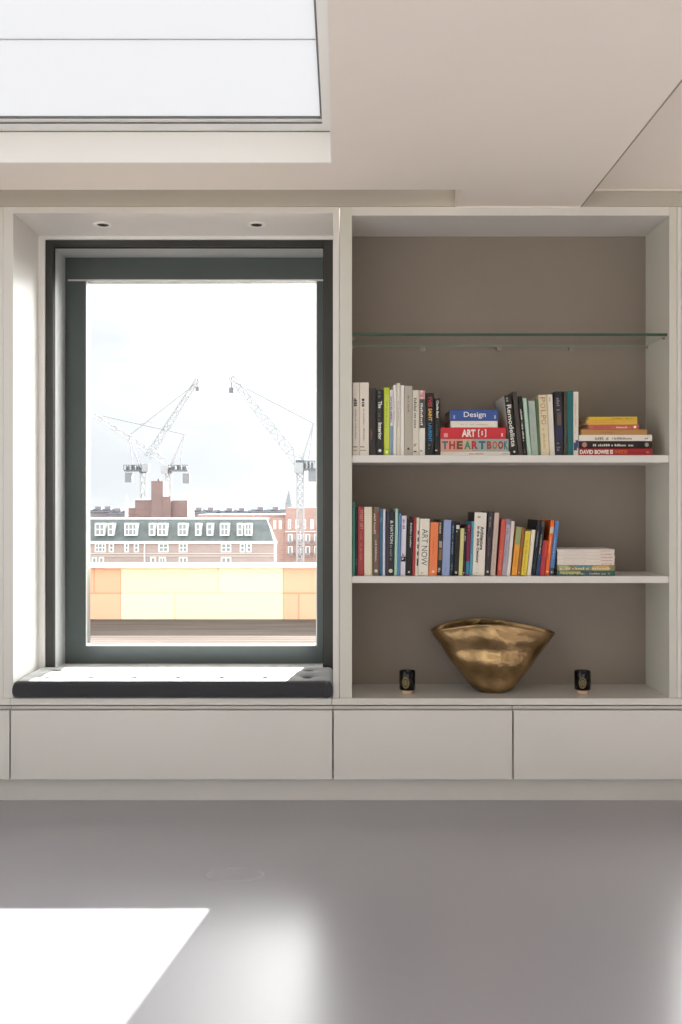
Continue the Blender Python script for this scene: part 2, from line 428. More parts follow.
# ------------------------------------------------------------------ bronze vessel
def vessel():
    Yc = 4.452; xc = X(493, Yc)
    r = thing('vase', 'wide flared bronze vase with a wavy pinched rim on the bookcase base', 'vase', (xc, Yc, zB))
    n, k = 96, 44; Hh = .296
    def pt(th, v, inset=0.0):
        cs, sn = math.cos(th), math.sin(th)
        w = v**.93
        a = .072 + (.272-.072)*w + .012*math.sin(math.pi*v)
        b = .056 + (.104-.056)*w + .012*math.sin(math.pi*v)
        foot = min(1, v/.07); a *= .86+.14*foot**.6; b *= .86+.14*foot**.6
        a -= inset; b -= inset
        p = 2/(2.0 - .25*v)
        x = a*math.copysign(abs(cs)**p, cs); y = b*math.copysign(abs(sn)**(2/2.0), sn)
        und = .0055*math.sin(v*15.5+1.2+.9*math.cos(th*1.0)+.5*math.sin(th*2)) * math.sin(math.pi*min(1, v*1.05))**.6
        und += .004*noise.noise(Vector((x*9, y*9, v*4.5)))
        y += und*(1 if sn > 0 else -1)*abs(sn); x += .4*und*cs
        if v > .8:                                   # soft lip rolling outward at the front left
            q = (v-.8)/.2; fr = max(0, -sn)
            y -= .010*q*q*fr*math.exp(-((x+.10)/.09)**2)
        rim = .010*math.sin(th*3+.6)*.4 + .003*max(0,-sn)*math.exp(-((x-.05)/.12)**2) + .013*max(0,sn)*math.exp(-((x+.02)/.14)**2)
        z = Hh*v + rim*v**4 - .036*v**3*abs(cs)**2.6 - .008*v**3*cs
        return (xc+x, Yc+y, zB+.0006+z)
    m = MB()
    for j in range(k+1):
        for i in range(n): m.v.append(pt(2*math.pi*i/n, j/k))
    for j in range(k+1):
        v = 1 - j/k*(.93)
        for i in range(n):
            p = pt(2*math.pi*i/n, v, .0075); m.v.append((p[0], p[1], p[2]+(.003 if j else .0)))
    rows = 2*(k+1)
    for j in range(rows-1):
        for i in range(n):
            i2 = (i+1) % n
            m.f.append((j*n+i, j*n+i2, (j+1)*n+i2, (j+1)*n+i)); m.mi.append(0)
    m.f.append(tuple(reversed(range(n)))); m.mi.append(0)
    m.f.append(tuple((rows-1)*n+i for i in range(n))); m.mi.append(0)
    mb = mat('beaten_bronze', '#A28660', .29, metal=1.0, var=.36, vscale=13, bump=.3, bscale=42)
    o = m.build('body', mb, r, smooth=True)
vessel()

# ------------------------------------------------------------------ candles
def candle(px, label, kind):
    Yc = 4.405; x = X(px, Yc)
    r = thing('candle', label, 'candle', (x, Yc, zB), 'black glass candles on the bookcase base')
    mg = mat('black_glass', '#070606', .12, spec=.3)
    z = zB + .0165
    R, Hc = .0345, .081
    MB().lathe([(.021,0),(.0245,.002),(.0245,.0145),(.023,.0163)], 32, (x,Yc,zB+.0003)).build('foot', mat('peach_glass_foot', '#E2BE9E', .25, spec=.6), r, smooth=True, fix=True)
    pr = [(R*.92,0),(R,.004),(R,Hc-.002),(R-.001,Hc),(R-.003,Hc),(R-.004,Hc-.004),(R-.004,Hc-.024),(.001,Hc-.024)]
    m = MB(); m.lathe(pr, 40, (x,Yc,z+.0004)); m.build('jar', mg, r, smooth=False)
    for p in next(o for o in r.children if o.name.startswith('jar')).data.polygons: p.use_smooth = len(p.vertices) == 4
    MB().lathe([(.0005,0),(R-.0045,0),(R-.0045,.003),(.0005,.004)], 32, (x,Yc,z+Hc-.0236)).build('wax', mat('cream_wax', '#D8CBB2', .5), r, smooth=True, fix=True)
    MB().beam((x,Yc,z+Hc-.021), (x+.001,Yc,z+Hc-.010), .0016).build('wick', mat('wick_thread', '#2A2520', .9), r)
    # oval label wrapped on the front of the jar
    gold = mat('gold_label', '#8F7A4C', .4, metal=.5); dk = mat('label_black', '#17140F', .5)
    def on(u, v, e): a = -math.pi/2 + u/R; return (x+(R+e)*math.cos(a), Yc+(R+e)*math.sin(a), z+.034+v)
    rot = -.010 if kind == 0 else -.0075
    m = MB(); N = 40
    def oval(ra, rb, e, mi):
        b = len(m.v); m.v.append(on(rot, 0, e))
        for q in (.5, 1):
            for i in range(N):
                t = 2*math.pi*i/N; m.v.append(on(rot+ra*q*math.cos(t), rb*q*math.sin(t), e))
        for i in range(N):
            j = (i+1) % N
            m.f.append((b, b+1+i, b+1+j)); m.mi.append(mi)
            m.f.append((b+1+i, b+1+N+i, b+1+N+j, b+1+j)); m.mi.append(mi)
    oval(.0165, .0235, .0003, 0); oval(.0150, .0218, .0005, 1); oval(.0138, .0204, .0007, 0); oval(.0126,.0190,.0009,1)
    def dash(u0, u1, v0, v1):
        b = len(m.v)
        for i in range(5):
            u = u0+(u1-u0)*i/4; m.v.append(on(rot+u, v0, .0011)); m.v.append(on(rot+u, v1, .0011))
        for i in range(4): m.f.append((b+2*i, b+2*i+2, b+2*i+3, b+2*i+1)); m.mi.append(0)
    for k, (h, wd) in enumerate(((.011,.006),(.006,.0095),(.001,.011),(-.004,.0105),(-.009,.008))):
        u = -wd; 
        while u < wd:
            l = .0016 + .0014*((k*7+int(u*9000)) % 3)/2
            dash(u, min(u+l, wd), h-.0015, h+.0015); u += l+.0008
    m.build('oval_label', [gold, dk], r, fix=False)
candle(407.3, 'small black glass candle to the vase\'s left', 0)
candle(582.5, 'small black glass candle to the vase\'s right, near the bookcase corner', 1)

# ================================================================== BOOKS
def text_mesh(s, bold=0.0):
    cu = bpy.data.curves.new('lettering', 'FONT'); cu.body = s; cu.extrude = .006; cu.offset = bold; cu.resolution_u = 3
    ob = bpy.data.objects.new('lettering', cu)
    me = bpy.data.meshes.new_from_object(ob)
    vs = [v.co.copy() for v in me.vertices]; fs = [tuple(p.vertices) for p in me.polygons]
    bpy.data.objects.remove(ob); bpy.data.curves.remove(cu); bpy.data.meshes.remove(me)
    return vs, fs

def cmat(h, rough=.45): return mat('cover_'+h.strip('#').lower(), h, rough, spec=.4)
M_PAGES = mat('page_edges', '#E2D8C4', .85, spec=.1, var=.06, vscale=90, stretch=(1,1,.02))
SPINE = 4.335

def make_book(loc, L, T, D, color, flat, label, group, bands=(), texts=(), rot=0.0, cover2=None, setback=0.0):
    """L long side of the spine, T thickness, D depth. flat: lying, spine to the room."""
    r = thing('book', label, 'book', loc, group)
    if flat: fn = lambda u, y, t: (u, y, t + T/2)              # u along the spine, t across it
    else:    fn = lambda u, y, t: (t, y, L/2 - u)
    if rot: r.rotation_euler = (0, rot, 0)
    h = T/2; b = min(.0028, T*.18); c = min(.0016, T*.15)
    poly = [(D, -h), (c, -h), (0, -h+c), (0, h-c), (c, h), (D, h), (D, h-b), (b+.001, h-b), (b+.001, -h+b), (D, -h+b)]
    cv = MB()
    n = len(poly)
    for u in (-L/2, L/2):
        for y, t in poly: cv.v.append(fn(u, y, t))
    # caps split into three convex pieces, then sides
    for o, rev in ((0, False), (n, True)):
        for q in ((0,1,8,9), (1,2,3,4,7,8), (4,5,6,7)):
            q = tuple(o+i for i in q); cv.f.append(q if rev else tuple(reversed(q))); cv.mi.append(0)
    for i in range(n):
        j = (i+1) % n; cv.f.append((i, j, n+j, n+i)); cv.mi.append(0)
    cm = [cmat(color)] + ([cmat(cover2)] if cover2 else [])
    if cover2:
        for fi in (6, 10): cv.mi[fi] = 1
    cv.build('cover', cm, r, local=True, fix=True)
    pg = MB(); o = .003
    c8 = []
    for t in (-h+b, h-b):
        for u, y in ((-L/2+o, b+.001), (L/2-o, b+.001), (L/2-o, D-.004), (-L/2+o, D-.004)): c8.append(fn(u, y, t))
    pg.quadbox(c8); pg.build('pages', M_PAGES, r, local=True, fix=True)
    for bd in bands:
        l0, l1, col = bd[:3]; t0, t1 = bd[3:5] if len(bd) > 3 else (-.5, .5)
        m = MB(); e = .0003 if len(bd) < 6 else bd[5]
        u0, u1 = -L/2+L*l0, -L/2+L*l1
        tt0, tt1 = max(t0*T, -h+c*.6), min(t1*T, h-c*.6)
        m.quadbox([fn(u0,-e,tt0), fn(u1,-e,tt0), fn(u1,.0008,tt0), fn(u0,.0008,tt0), fn(u0,-e,tt1), fn(u1,-e,tt1), fn(u1,.0008,tt1), fn(u0,.0008,tt1)])
        m.build('spine_band', cmat(col), r, local=True, fix=True)
    for tx in texts:
        s, col, l0, l1, hh = tx[:5]; tc = tx[5] if len(tx) > 5 else 0.0; bold = tx[6] if len(tx) > 6 else .025
        m = MB(); u0, u1 = -L/2+L*l0, -L/2+L*l1
        if s[0] == '~':                                # lettering too small to read in the picture: a line of small strokes
            rnd = random.Random(len(label)*31+int(l0*1000)); u = u0; st = hh*T
            while u < u1:
                w_ = st*(.25+.5*rnd.random())
                if rnd.random() < .84:
                    q = st*(.5 if rnd.random() < .6 else .72)/1.0
                    a0, a1 = tc*T-st/2, tc*T-st/2+q
                    m.quadbox([fn(u,-.0007,a0), fn(min(u+w_*.7,u1),-.0007,a0), fn(min(u+w_*.7,u1),0,a0), fn(u,0,a0), fn(u,-.0007,a1), fn(min(u+w_*.7,u1),-.0007,a1), fn(min(u+w_*.7,u1),0,a1), fn(u,0,a1)])
                u += w_
        elif s[0] == '*':                              # round publisher's mark
            R = hh*T/2; k = 14; uc = (u0+u1)/2; base = len(m.v)
            m.prism([(R*math.cos(2*math.pi*i/k), R*math.sin(2*math.pi*i/k)) for i in range(k)], -.0007, .0005, lambda a, b_, y: fn(uc+a, y, tc*T+b_))
        else:
            vs, fs = text_mesh(s, bold)
            xa, xb = min(v.x for v in vs), max(v.x for v in vs); ya, yb = min(v.y for v in vs), max(v.y for v in vs)
            sx = (u1-u0)/(xb-xa); sy = hh*T/(yb-ya)
            for v in vs:
                m.v.append(fn(u0+(v.x-xa)*sx, -.0006 - (.0006 if v.z > 0 else 0), tc*T + (v.y-(ya+yb)/2)*sy))
            m.f = fs; m.mi = [0]*len(fs)
        m.build('spine_title', mat('lettering_'+col.strip('#').lower(), col, .5), r, local=True)
    return r

def upright(rows, zsh, group, depth=.225):
    edge = -9
    for row in rows:
        px0, px1, ptop, lean, col, label = row[:6]
        opt = row[6] if len(row) > 6 else {}
        x0, x1 = X(px0, SPINE), X(px1, SPINE)
        h = Z(ptop, SPINE) - zsh
        a = math.atan2(lean*SPINE/FPX, h); L = h/math.cos(a) if lean else h
        T = (x1-x0)*math.cos(a) - .0004
        x0 = max(x0, edge+.0002); edge = x0 + T/math.cos(a)
        xc = x0 + T/math.cos(a)/2
        L = L - abs(math.sin(a))*T*.5
        make_book((xc, SPINE + opt.get('back', 0), zsh + abs(math.sin(a))*T/2 + .0002), L, T, opt.get('d', depth), col, False, label, group,
                  opt.get('b', ()), opt.get('t', ()), a, opt.get('c2'))
def lying(rows, zsh, group, depth=.24):
    z = zsh + .0002
    for row in rows:                                    # from the bottom up
        px0, px1, pt, pb, col, label = row[:6]
        opt = row[6] if len(row) > 6 else {}
        x0, x1 = X(px0, SPINE), X(px1, SPINE); T = (pb-pt)*SPINE/FPX - .0003
        make_book(((x0+x1)/2, SPINE + opt.get('back', 0), z), x1-x0, T, opt.get('d', depth), col, True, label, group, opt.get('b', ()), opt.get('t', ()))
        z += T + .0003

G1 = 'books standing on the upper bookshelf'; G2 = 'books standing on the lower bookshelf'
WH, K = '#E6DED2', '#1C1A19'
upright([
 (352.6,359.4,382.6,0,WH,'tall white book touching the bookcase\'s left side on the upper shelf',dict(t=[('~',K,.22,.33,.6,0),('~','#A9A198',.36,.80,.3),('~','#8B8379',.875,.89,.9),('~','#8B8379',.925,.935,.9)])),
 (359.6,369.0,382.6,0,WH,'wide white book second from the upper shelf\'s left end',dict(t=[('~',K,.22,.33,.5,0),('~','#A9A198',.36,.80,.25),('~','#8B8379',.875,.89,.9),('~','#8B8379',.925,.935,.9)])),
 (369.2,376.0,388.0,0,'#332D2B','dark brown book between white volumes and a black titled spine',dict(t=[('~','#8B5A4A',.62,.76,.35,-.1)])),
 (376.2,383.7,390.0,0,'#211F21','black book lettered The Interior beside a lime green book',dict(t=[('The','#E9E6E0',.17,.28,.5,.02,.03),('~','#5A5552',.30,.48,.5),('Interior','#E9E6E0',.50,.76,.5,.02,.03),('~','#77736E',.02,.12,.5),('*','#E9E6E0',.9,.95,.42)])),
 (383.9,389.8,387.6,0,'#B9CC2E','bright lime green book on the upper shelf',dict(b=[(.10,.90,'#CAD45A',-.25,.5)],t=[('~','#A3AE3A',.2,.6,.3),('*','#E8E8D8',.93,.97,.5)])),
 (390.0,393.2,390.0,0,'#E2E0E6','slim white book with a blue lower spine beside the lime one',dict(b=[(.55,1.0,'#7C9CB9')],t=[('~','#6A5C96',.10,.50,.7)])),
 (393.4,396.5,385.0,0,'#EDE8E0','thin white book between the blue-footed spine and a taller cream one',dict(t=[('~','#BDB5AA',.2,.5,.4)])),
 (396.7,400.3,383.3,0,'#DDD7C8','tallest thin cream book in the pale group on the upper shelf',dict(t=[('~','#A8A092',.25,.6,.4)])),
 (400.5,404.3,385.4,0,'#EFEAE2','thin bright white book against a grey linen spine',dict()),
 (404.5,412.4,386.0,0,'#B9B1A3','grey linen book with faint lettering on the upper shelf',dict(t=[('~','#857D70',.14,.38,.3,.05),('*','#4A463F',.89,.92,.3)])),
 (412.6,419.0,390.2,0,'#DDD6C8','cream book with grey script beside a white and black one',dict(t=[('~','#6F695E',.10,.32,.6),('~','#6F695E',.35,.58,.5),('~','#8A8478',.82,.88,.6),('~','#3A3732',.93,.95,.6)])),
 (419.2,425.2,390.2,0,'#E9E4DC','white book with a black title block and red top',dict(b=[(.0,.14,'#C98F90'),(.14,.58,'#4A4744')],t=[('~','#E4DFD6',.20,.54,.55),('~','#E8D9D6',.01,.13,.7),('~','#8A8478',.92,.94,.7)])),
 (425.4,434.2,393.0,0,'#131214','black book with red, yellow and blue lettering on its spine',dict(t=[('YVES','#C33B38',.05,.22,.42,.05,.03),('SAINT','#E3B04A',.25,.45,.42,.05,.03),('LAURENT','#2F7FB4',.48,.78,.42,.05,.03),('~','#4D7A92',.82,.9,.3)])),
 (434.4,440.3,398.3,0,'#1A1718','short black book with small white title beside the lying stack',dict(t=[('Charlie Band','#E4E0DA',.04,.34,.42,.05,.03),('~','#6E6A66',.44,.66,.3),('~','#CFCAC4',.9,.93,.7)])),
], Z1, G1)
lying([
 (440.6,510.0,450.9,455.0,'#E9E3DA','thin white book at the bottom of the blue and red stack',dict(t=[('~','#D98A80',.4,.62,.5),('~','#A9A198',.88,.97,.4)])),
 (440.6,508.6,438.2,450.7,'#9DB0AC','grey-green book with large multicoloured capitals under the red one',dict(b=[(.0,.33,'#D9A08C'),(.33,.46,'#C9B49A')],
   t=[(ch,cl,u0,u1,.66,0,.05) for ch,cl,u0,u1 in (('T','#3F667A',.02,.11),('H','#A8352F',.125,.215),('E','#6E4438',.235,.325),('A','#4F8A74',.345,.445),('R','#B8302F',.455,.55),('T','#3F5F70',.56,.66),('B','#A9483A',.68,.75),('O','#C2702F',.76,.835),('O','#A8352F',.845,.92),('K','#4F7078',.93,.99))])),
 (440.6,505.8,426.6,438.0,'#CF2F3A','red book lettered ART lying in the stack on the upper shelf',dict(t=[('ART','#F0E8E2',.325,.535,.66,0,.04),('[','#F0E8E2',.575,.60,.66),('s','#F0E8E2',.625,.65,.4),(']','#F0E8E2',.675,.70,.66),('~','#E59A98',.05,.18,.7),('~','#E9C4C0',.93,.96,.6)])),
 (450.6,497.6,419.8,426.4,'#E8E1D4','cream book between the red and the blue lying books',dict(t=[('~','#C9BFAF',.2,.8,.3)])),
 (450.2,497.6,408.4,419.6,'#35549B','blue book lettered Design on top of the upper shelf stack',dict(t=[('Design','#E8E6E4',.285,.75,.62,0,.012),('~','#9FB2D6',.07,.10,.6),('~','#C3CCE0',.93,.96,.6)])),
], Z1, 'books lying in the stack with the red one', .22)
upright([
 (511.2,518.4,395.2,-7.2,'#15130F','black book with large white serif title leaning on the lying stack',dict(d=.25,c2='#CFCCC8',t=[('Remodelista','#ECE8E0',.16,.86,.62,.0,.012),('~','#8E8B86',.04,.11,.6),('*','#ECE8E0',.93,.96,.3)])),
 (518.6,523.2,391.6,-6.4,'#4A423E','leaning dark brown untitled book beside the one with big serif lettering',dict()),
 (523.4,527.5,396.4,-5.6,'#171513','leaning black book with a small white title before the mint spines',dict(t=[('~','#D9D4CC',.22,.76,.5),('~','#8C867E',.88,.96,.5)])),
 (527.7,531.6,398.2,-5.0,'#B5CFC0','slim mint green book leaning beside a black one',dict()),
 (531.8,538.6,400.8,-3.6,'#A7B8AC','grey-green book with faint pink lettering between mint and cream',dict(t=[('~','#B79C98',.45,.75,.3)])),
 (538.8,541.0,399.0,-3.2,'#5D7556','very thin dark green spine left of the cream book POLPO',dict()),
 (541.2,549.6,394.9,-3.0,'#E0D5B4','cream book lettered POLPO in orange-brown capitals',dict(t=[('P','#B98B5A',.04,.12,.62,0,.0),('O','#B98B5A',.14,.22,.62,0,.0),('L','#B98B5A',.25,.32,.62,0,.0),('P','#B98B5A',.34,.40,.62,0,.0),('O','#B98B5A',.41,.49,.62,0,.0),('~','#CBB182',.55,.9,.4)])),
 (549.8,555.2,394.5,-2.7,'#E4DDCF','white book between POLPO and a dark navy patterned spine',dict(t=[('~','#B9B0A2',.04,.12,.4)])),
 (555.4,563.4,391.5,-1.0,'#2B2836','dark navy book with mottled bands on the upper shelf',dict(b=[(.02,.10,'#1B1922'),(.33,.53,'#6A5A50',-.2,.3),(.55,.76,'#2A2F52',-.3,.5)],t=[('~','#8B8490',.10,.30,.5),('~','#6F6A88',.80,.95,.6)])),
 (564.0,567.2,391.5,0,'#4B483C','narrow dark olive book left of the teal one',dict()),
 (567.4,573.4,390.9,0,'#1F6A6B','teal book near the right-hand stack on the upper shelf',dict()),
 (573.6,578.6,391.8,0,'#E4DCD0','white book with a navy motif at its foot beside the teal one',dict(b=[(.76,.88,'#3D4A78',-.1,.5),(.80,.92,'#3D4A78',-.5,.2,.0004)],t=[('~','#C4B294',.12,.65,.4)])),
], Z1, G1)
lying([
 (579.0,652.2,447.9,455.0,'#A8232B','red book at the very bottom of the right stack, white capitals',dict(t=[('DAVID BOWIE IS','#EDE4DC',.012,.465,.62,0,.045),('INSIDE','#D9682F',.49,.66,.5,0,.02),('~','#D98A80',.92,.96,.3)])),
 (579.0,652.2,440.4,447.7,'#1E1413','black-brown book above the bottom red one in the right stack',dict(t=[('~','#D8CFC6',.19,.74,.42),('*','#B87A78',.05,.1,.7),('*','#A79E96',.9,.95,.55)])),
 (579.0,652.2,433.9,440.2,'#E8E1D6','white book with spaced grey capitals in the right stack',dict(t=[('~','#8A837A',.22,.40,.62),('~','#8A837A',.45,.72,.5),('~','#5A6C8A',.90,.94,.4)])),
 (581.4,647.0,428.2,433.7,'#B8894E','tan kraft coloured book in the right stack',dict(t=[('~','#A2753E',.3,.5,.4)])),
 (588.4,639.0,423.4,428.0,'#C4685C','salmon pink book with a white mark under the yellow pair',dict(t=[('~','#E9CFC6',.55,.78,.5),('~','#A84E46',.06,.45,.5),('*','#F0E6DE',.9,.94,.6)])),
 (587.0,637.2,418.7,423.2,'#E3B24C','amber book just below the topmost yellow one',dict(t=[('~','#C9963A',.1,.6,.3)])),
 (588.6,637.2,415.0,418.5,'#DDB72C','thin yellow book topmost of the right stack',dict(t=[('~','#8F7420',.45,.9,.4)])),
], Z1, 'books lying in the stack with yellow on top', .20)

upright([
 (352.6,355.0,502.2,0,'#4FA08A','thin teal green book touching the bookcase\'s side, lower shelf',dict()),
 (355.2,357.6,507.0,0,'#22242E','thin dark navy spine between teal and red on the lower shelf',dict(t=[('~','#9A9AA0',.76,.84,.5)])),
 (357.8,364.0,506.6,0,'#A23A3C','red book with faint capitals STREET ART on its spine',dict(t=[('STREET ART','#D08A7C',.05,.33,.55,.1,.02),('~','#C8705A',.36,.78,.4,.1)])),
 (364.2,372.4,507.0,0,'#E5DCC8','wide cream blank spine right of the red STREET ART book',dict(b=[(.0,1.0,'#DCCB8E',.32,.5)])),
 (372.8,379.4,507.0,.6,'#6C5E50','grey-brown book mottled with red streaks on the lower shelf',dict(b=[(.08,.40,'#8E3F40',.0,.4),(.45,.95,'#7E4A48',.1,.45)],t=[('~','#B9AFA2',.1,.4,.5,-.2),('~','#C9BFB4',.45,.8,.35),('*','#D9CFCB',.91,.95,.5)])),
 (379.6,382.4,509.0,.4,'#2F6E8E','slim petrol blue spine beside a thin lilac-white one',dict(t=[('~','#9CC2D0',.12,.2,.5)])),
 (382.6,385.2,509.0,.4,'#D9D8E8','thin lilac-white book between petrol blue and black',dict()),
 (385.6,394.0,511.5,1.0,'#26252A','mottled black book with white capitals and a cream dot',dict(b=[(.02,.98,'#3B3945',-.48,-.18)],t=[('& NATION','#D9D6D0',.14,.50,.36,.15,.02),('~','#9A9690',.52,.76,.3,.15),('*','#D8CFA8',.90,.95,.48,.1)])),
 (394.2,397.3,508.8,1.2,'#A8D3C3','slim pale mint book standing taller than its neighbours',dict()),
 (397.5,400.2,513.4,1.4,'#5E86B4','narrow mid-blue book beside the mint one',dict()),
 (400.4,405.4,515.8,1.5,'#DDD6E2','lavender-white book with a black band low on its spine',dict(b=[(.68,.765,'#17161A')],t=[('~','#7B4F88',.06,.22,.5),('~','#DDD6E2',.70,.74,.6),('~','#2A2930',.63,.67,.5)])),
 (405.6,412.0,519.0,1.6,'#171515','black book with small white title before the red-edged cream one',dict(t=[('Building London','#D9D4CE',.07,.50,.36,.12,.02),('*','#D9D4CE',.92,.95,.3)])),
 (412.2,414.8,517.6,1.7,'#B2383E','thin red spine against the dotted cream book',dict()),
 (415.0,418.0,517.8,1.7,'#E6DCCB','thin cream spine with a column of black squares',dict(b=[(.22,.29,'#1A1918',0,.5),(.34,.41,'#1A1918',0,.5),(.46,.53,'#1A1918',0,.5),(.58,.65,'#1A1918',0,.5),(.70,.83,'#1A1918',0,.5)])),
 (418.2,428.2,518.8,1.8,'#E8E2D4','cream book lettered ART NOW in thin black capitals',dict(t=[('ART NOW','#22201E',.18,.82,.58,.05,-.008),('~','#8A847A',.95,.96,.5)])),
 (428.8,437.0,522.4,1.9,'#EE8450','plain orange book right of the ART NOW spine',dict(t=[('~','#E5703E',.3,.6,.3),('*','#F4D8C2',.91,.94,.35)])),
 (437.2,441.6,520.0,1.9,'#25211F','black book with small picture panels beside the orange one',dict(b=[(.38,.50,'#A79884',-.3,.4),(.52,.72,'#8A6A3E',-.3,.4)],t=[('~','#B9B4AC',.05,.25,.7),('~','#B9B4AC',.86,.94,.7)])),
 (441.8,449.6,520.0,2.0,'#94A3CC','plain lavender blue book on the lower shelf',dict(t=[('~','#7A88B4',.85,.92,.3)])),
 (449.8,453.4,522.0,2.0,'#1B2836','narrow blue-black book right of the lavender one',dict(t=[('~','#8FA6B8',.05,.6,.4),('~','#5E8A80',.78,.96,.6)])),
 (453.6,458.4,522.4,2.0,'#141214','black book with a white bell-shaped mark at its top',dict(b=[(.05,.125,'#D8D4CE',-.3,.35)],t=[('~','#D8D4CE',.16,.18,.6),('*','#C9C5BE',.92,.96,.5)])),
 (458.6,462.6,528.4,2.0,'#D6CF8A','short pale yellow book between black spines',dict()),
 (462.8,465.2,526.6,2.0,'#1E1418','very thin black spine right of the pale yellow book',dict(t=[('~','#D0C8C0',.12,.3,.7),('~','#D0C8C0',.93,.97,.8)])),
 (465.4,469.4,525.2,2.0,'#7E1F46','burgundy book with a blue foot on the lower shelf',dict(b=[(.72,.97,'#2F7FA0')],t=[('~','#C2707A',.0,.1,.7)])),
 (469.6,472.2,521.6,2.2,'#57A5BC','slim turquoise book left of the broad white one',dict(t=[('~','#2B6E86',.1,.6,.5)])),
 (472.4,484.6,512.6,2.3,'#EAE3D8','broad white book with a two-line black title, lower shelf',dict(c2='#2A2624',t=[('Architecture','#2E2A28',.22,.59,.28,.17,.03),('in the 20th Century','#2E2A28',.22,.80,.28,-.16,.03),('~','#A39B90',.06,.09,.5),('~','#8A8278',.95,.955,.5)])),
 (484.8,490.2,511.8,3.6,'#352A34','dark aubergine book right of the broad white one',dict(t=[('~','#9B8F96',.08,.24,.35),('~','#6F6069',.4,.7,.35),('*','#D9D2D2',.92,.96,.42)])),
 (490.4,495.4,512.8,4.2,'#C9B4A8','pinkish beige book leaning beside the aubergine one',dict(t=[('~','#A48E84',.5,.9,.25)])),
 (497.2,501.8,519.8,4.6,'#CF5A4C','coral red book in the leaning row, lower shelf',dict(t=[('~','#E0A090',.55,.9,.3)])),
 (502.0,506.6,519.0,4.8,'#B0A8B4','silver-lilac book with mottled top in the leaning row',dict(b=[(.0,.1,'#8A7F96',-.4,.4)],t=[('~','#8A5F9A',.14,.3,.5),('~','#8C86A8',.35,.8,.4)])),
 (506.8,510.2,521.2,4.9,'#E6DED6','thin white spine right of the silver-lilac book',dict()),
 (511.6,517.0,527.2,5.0,'#EDA63C','amber book with a sage green top panel in the leaning row',dict(b=[(.0,.36,'#93A873')],t=[('~','#D18A24',.5,.9,.4)])),
 (517.2,520.2,527.6,5.1,'#9E6232','narrow brown-orange spine between amber and yellow',dict(t=[('*','#E0C8A8',.92,.96,.5)])),
 (520.8,526.6,531.2,4.7,'#E4CB44','yellow book with faint lettering in the leaning row',dict(t=[('~','#B79A2C',.2,.9,.35)])),
 (527.0,531.0,530.0,4.8,'#E6DED0','cream white book between the yellow and black spines',dict()),
 (531.8,535.4,520.2,5.9,'#1C1D22','leaning black book right of the cream white one',dict(t=[('~','#6F7F8A',.2,.5,.4)])),
 (535.6,539.4,521.2,5.9,'#22242F','leaning blue-black book with a light lettered stripe',dict(b=[(.62,.98,'#1F4470'),(.0,.10,'#54504E')],t=[('~','#C9C2B0',.25,.6,.4)])),
 (539.6,544.6,540.6,3.8,'#B23442','short crimson book between blue-black and orange',dict(b=[(.0,.45,'#D2452F',0,.5)])),
 (545.0,548.9,520.2,6.0,'#EE6A22','bright orange book next to last in the leaning row',dict(b=[(.12,.24,'#C9C3B4')],t=[('~','#F2C09A',.3,.6,.3),('*','#F6E2D0',.91,.95,.5)])),
 (549.2,553.4,521.0,6.1,'#4F80BE','blue book at the end of the leaning row, lower shelf',dict(b=[(.86,1.0,'#3A3A44')],t=[('~','#A9C4E4',.3,.7,.3),('*','#E4E4E8',.92,.95,.4)])),
], Z2, G2)
sm = 'five matching white volumes lying on the lower shelf'
LV = [(557.4,615.2,570.2,575.2,'#3F6A66','thin dark green patterned book lowest under the white volumes',dict(b=[(.04,.4,'#B9AE7A',-.1,.4),(.45,.8,'#3C5C7C',-.4,.2)],t=[('~','#C9B98A',.1,.9,.5)])),
      (557.2,614.8,564.4,570.0,'#8A8358','ochre and green patterned book just under the white volumes',dict(b=[(.03,.2,'#A9B28A'),(.3,.6,'#5C8A8E',-.1,.5),(.62,.9,'#C2A36A')],t=[('~','#E0D2A4',.05,.55,.6),('~','#E3CFA0',.6,.95,.6)]))]
nm = ['white volume lowest of the five matching ones on the lower shelf','white volume second from the bottom of the five matching ones','middle white volume of the five matching ones','white volume just under the top one of the matching five','topmost white volume of the five matching ones on the lower shelf']
for i in range(5):
    pb = 564.2 - i*3.22
    LV.append((557.2+.3*(i%2),614.2+.3*(i%3),pb-3.2,pb,'#E6DCD3',nm[i],dict(t=[('~','#C27A74',.76,.96,.4),('~','#CFC2B8',.1,.5,.25)])))
lying(LV, Z2, sm, .21)

# ================================================================== OUTSIDE
def P(px, py, Y): return (X(px,Y), Y, Z(py,Y))
# roof terrace
ter = MB(); nb = 46; ya, yb = 4.96, 10.34
for i in range(nb):
    a = ya + (yb-ya)*i/nb; b = ya + (yb-ya)*(i+1)/nb
    ter.box(-9, 9, a+.003, b-.003, .04, .10)
ter.box(-9, 9, ya, yb, -.1, .05)
M_DECK = mat('weathered_deck', '#625A56', 1.0, spec=.0, var=.25, vscale=3, stretch=(.3,6,1))
struct(ter.build('terrace_floor', M_DECK), 'weathered grey terrace boards outside the window', 'terrace')
pw = thing('parapet_wall', 'low peach block parapet with painted glare in the middle along the terrace edge', 'parapet', (0, 10.33, .1))
m_glare = brick_mat('glare_block', '#E6D8B8', '#E2D2AE', '#C8B898', 1.0, 1.25, .27, .008, offset=.35)  # overexposed middle of the parapet put into a paler block colour
m_peach = brick_mat('peach_block', '#DCA88E', '#D8A286', '#BE8C70', 1.0, 1.25, .27, .008, offset=.35)
xs = [-9, X(121,10.33), X(283,10.33), 9]
for i, mt in enumerate((m_peach, m_glare, m_peach)):
    MB().box(xs[i]+.002, xs[i+1]-.002, 10.33, 10.60, .108, .627).build('wall_panel', mt, pw)
MB().box(-9, 9, 10.345, 10.59, .1, .108).build('footing', mat('footing_grey', '#6A5F58', .9), pw)
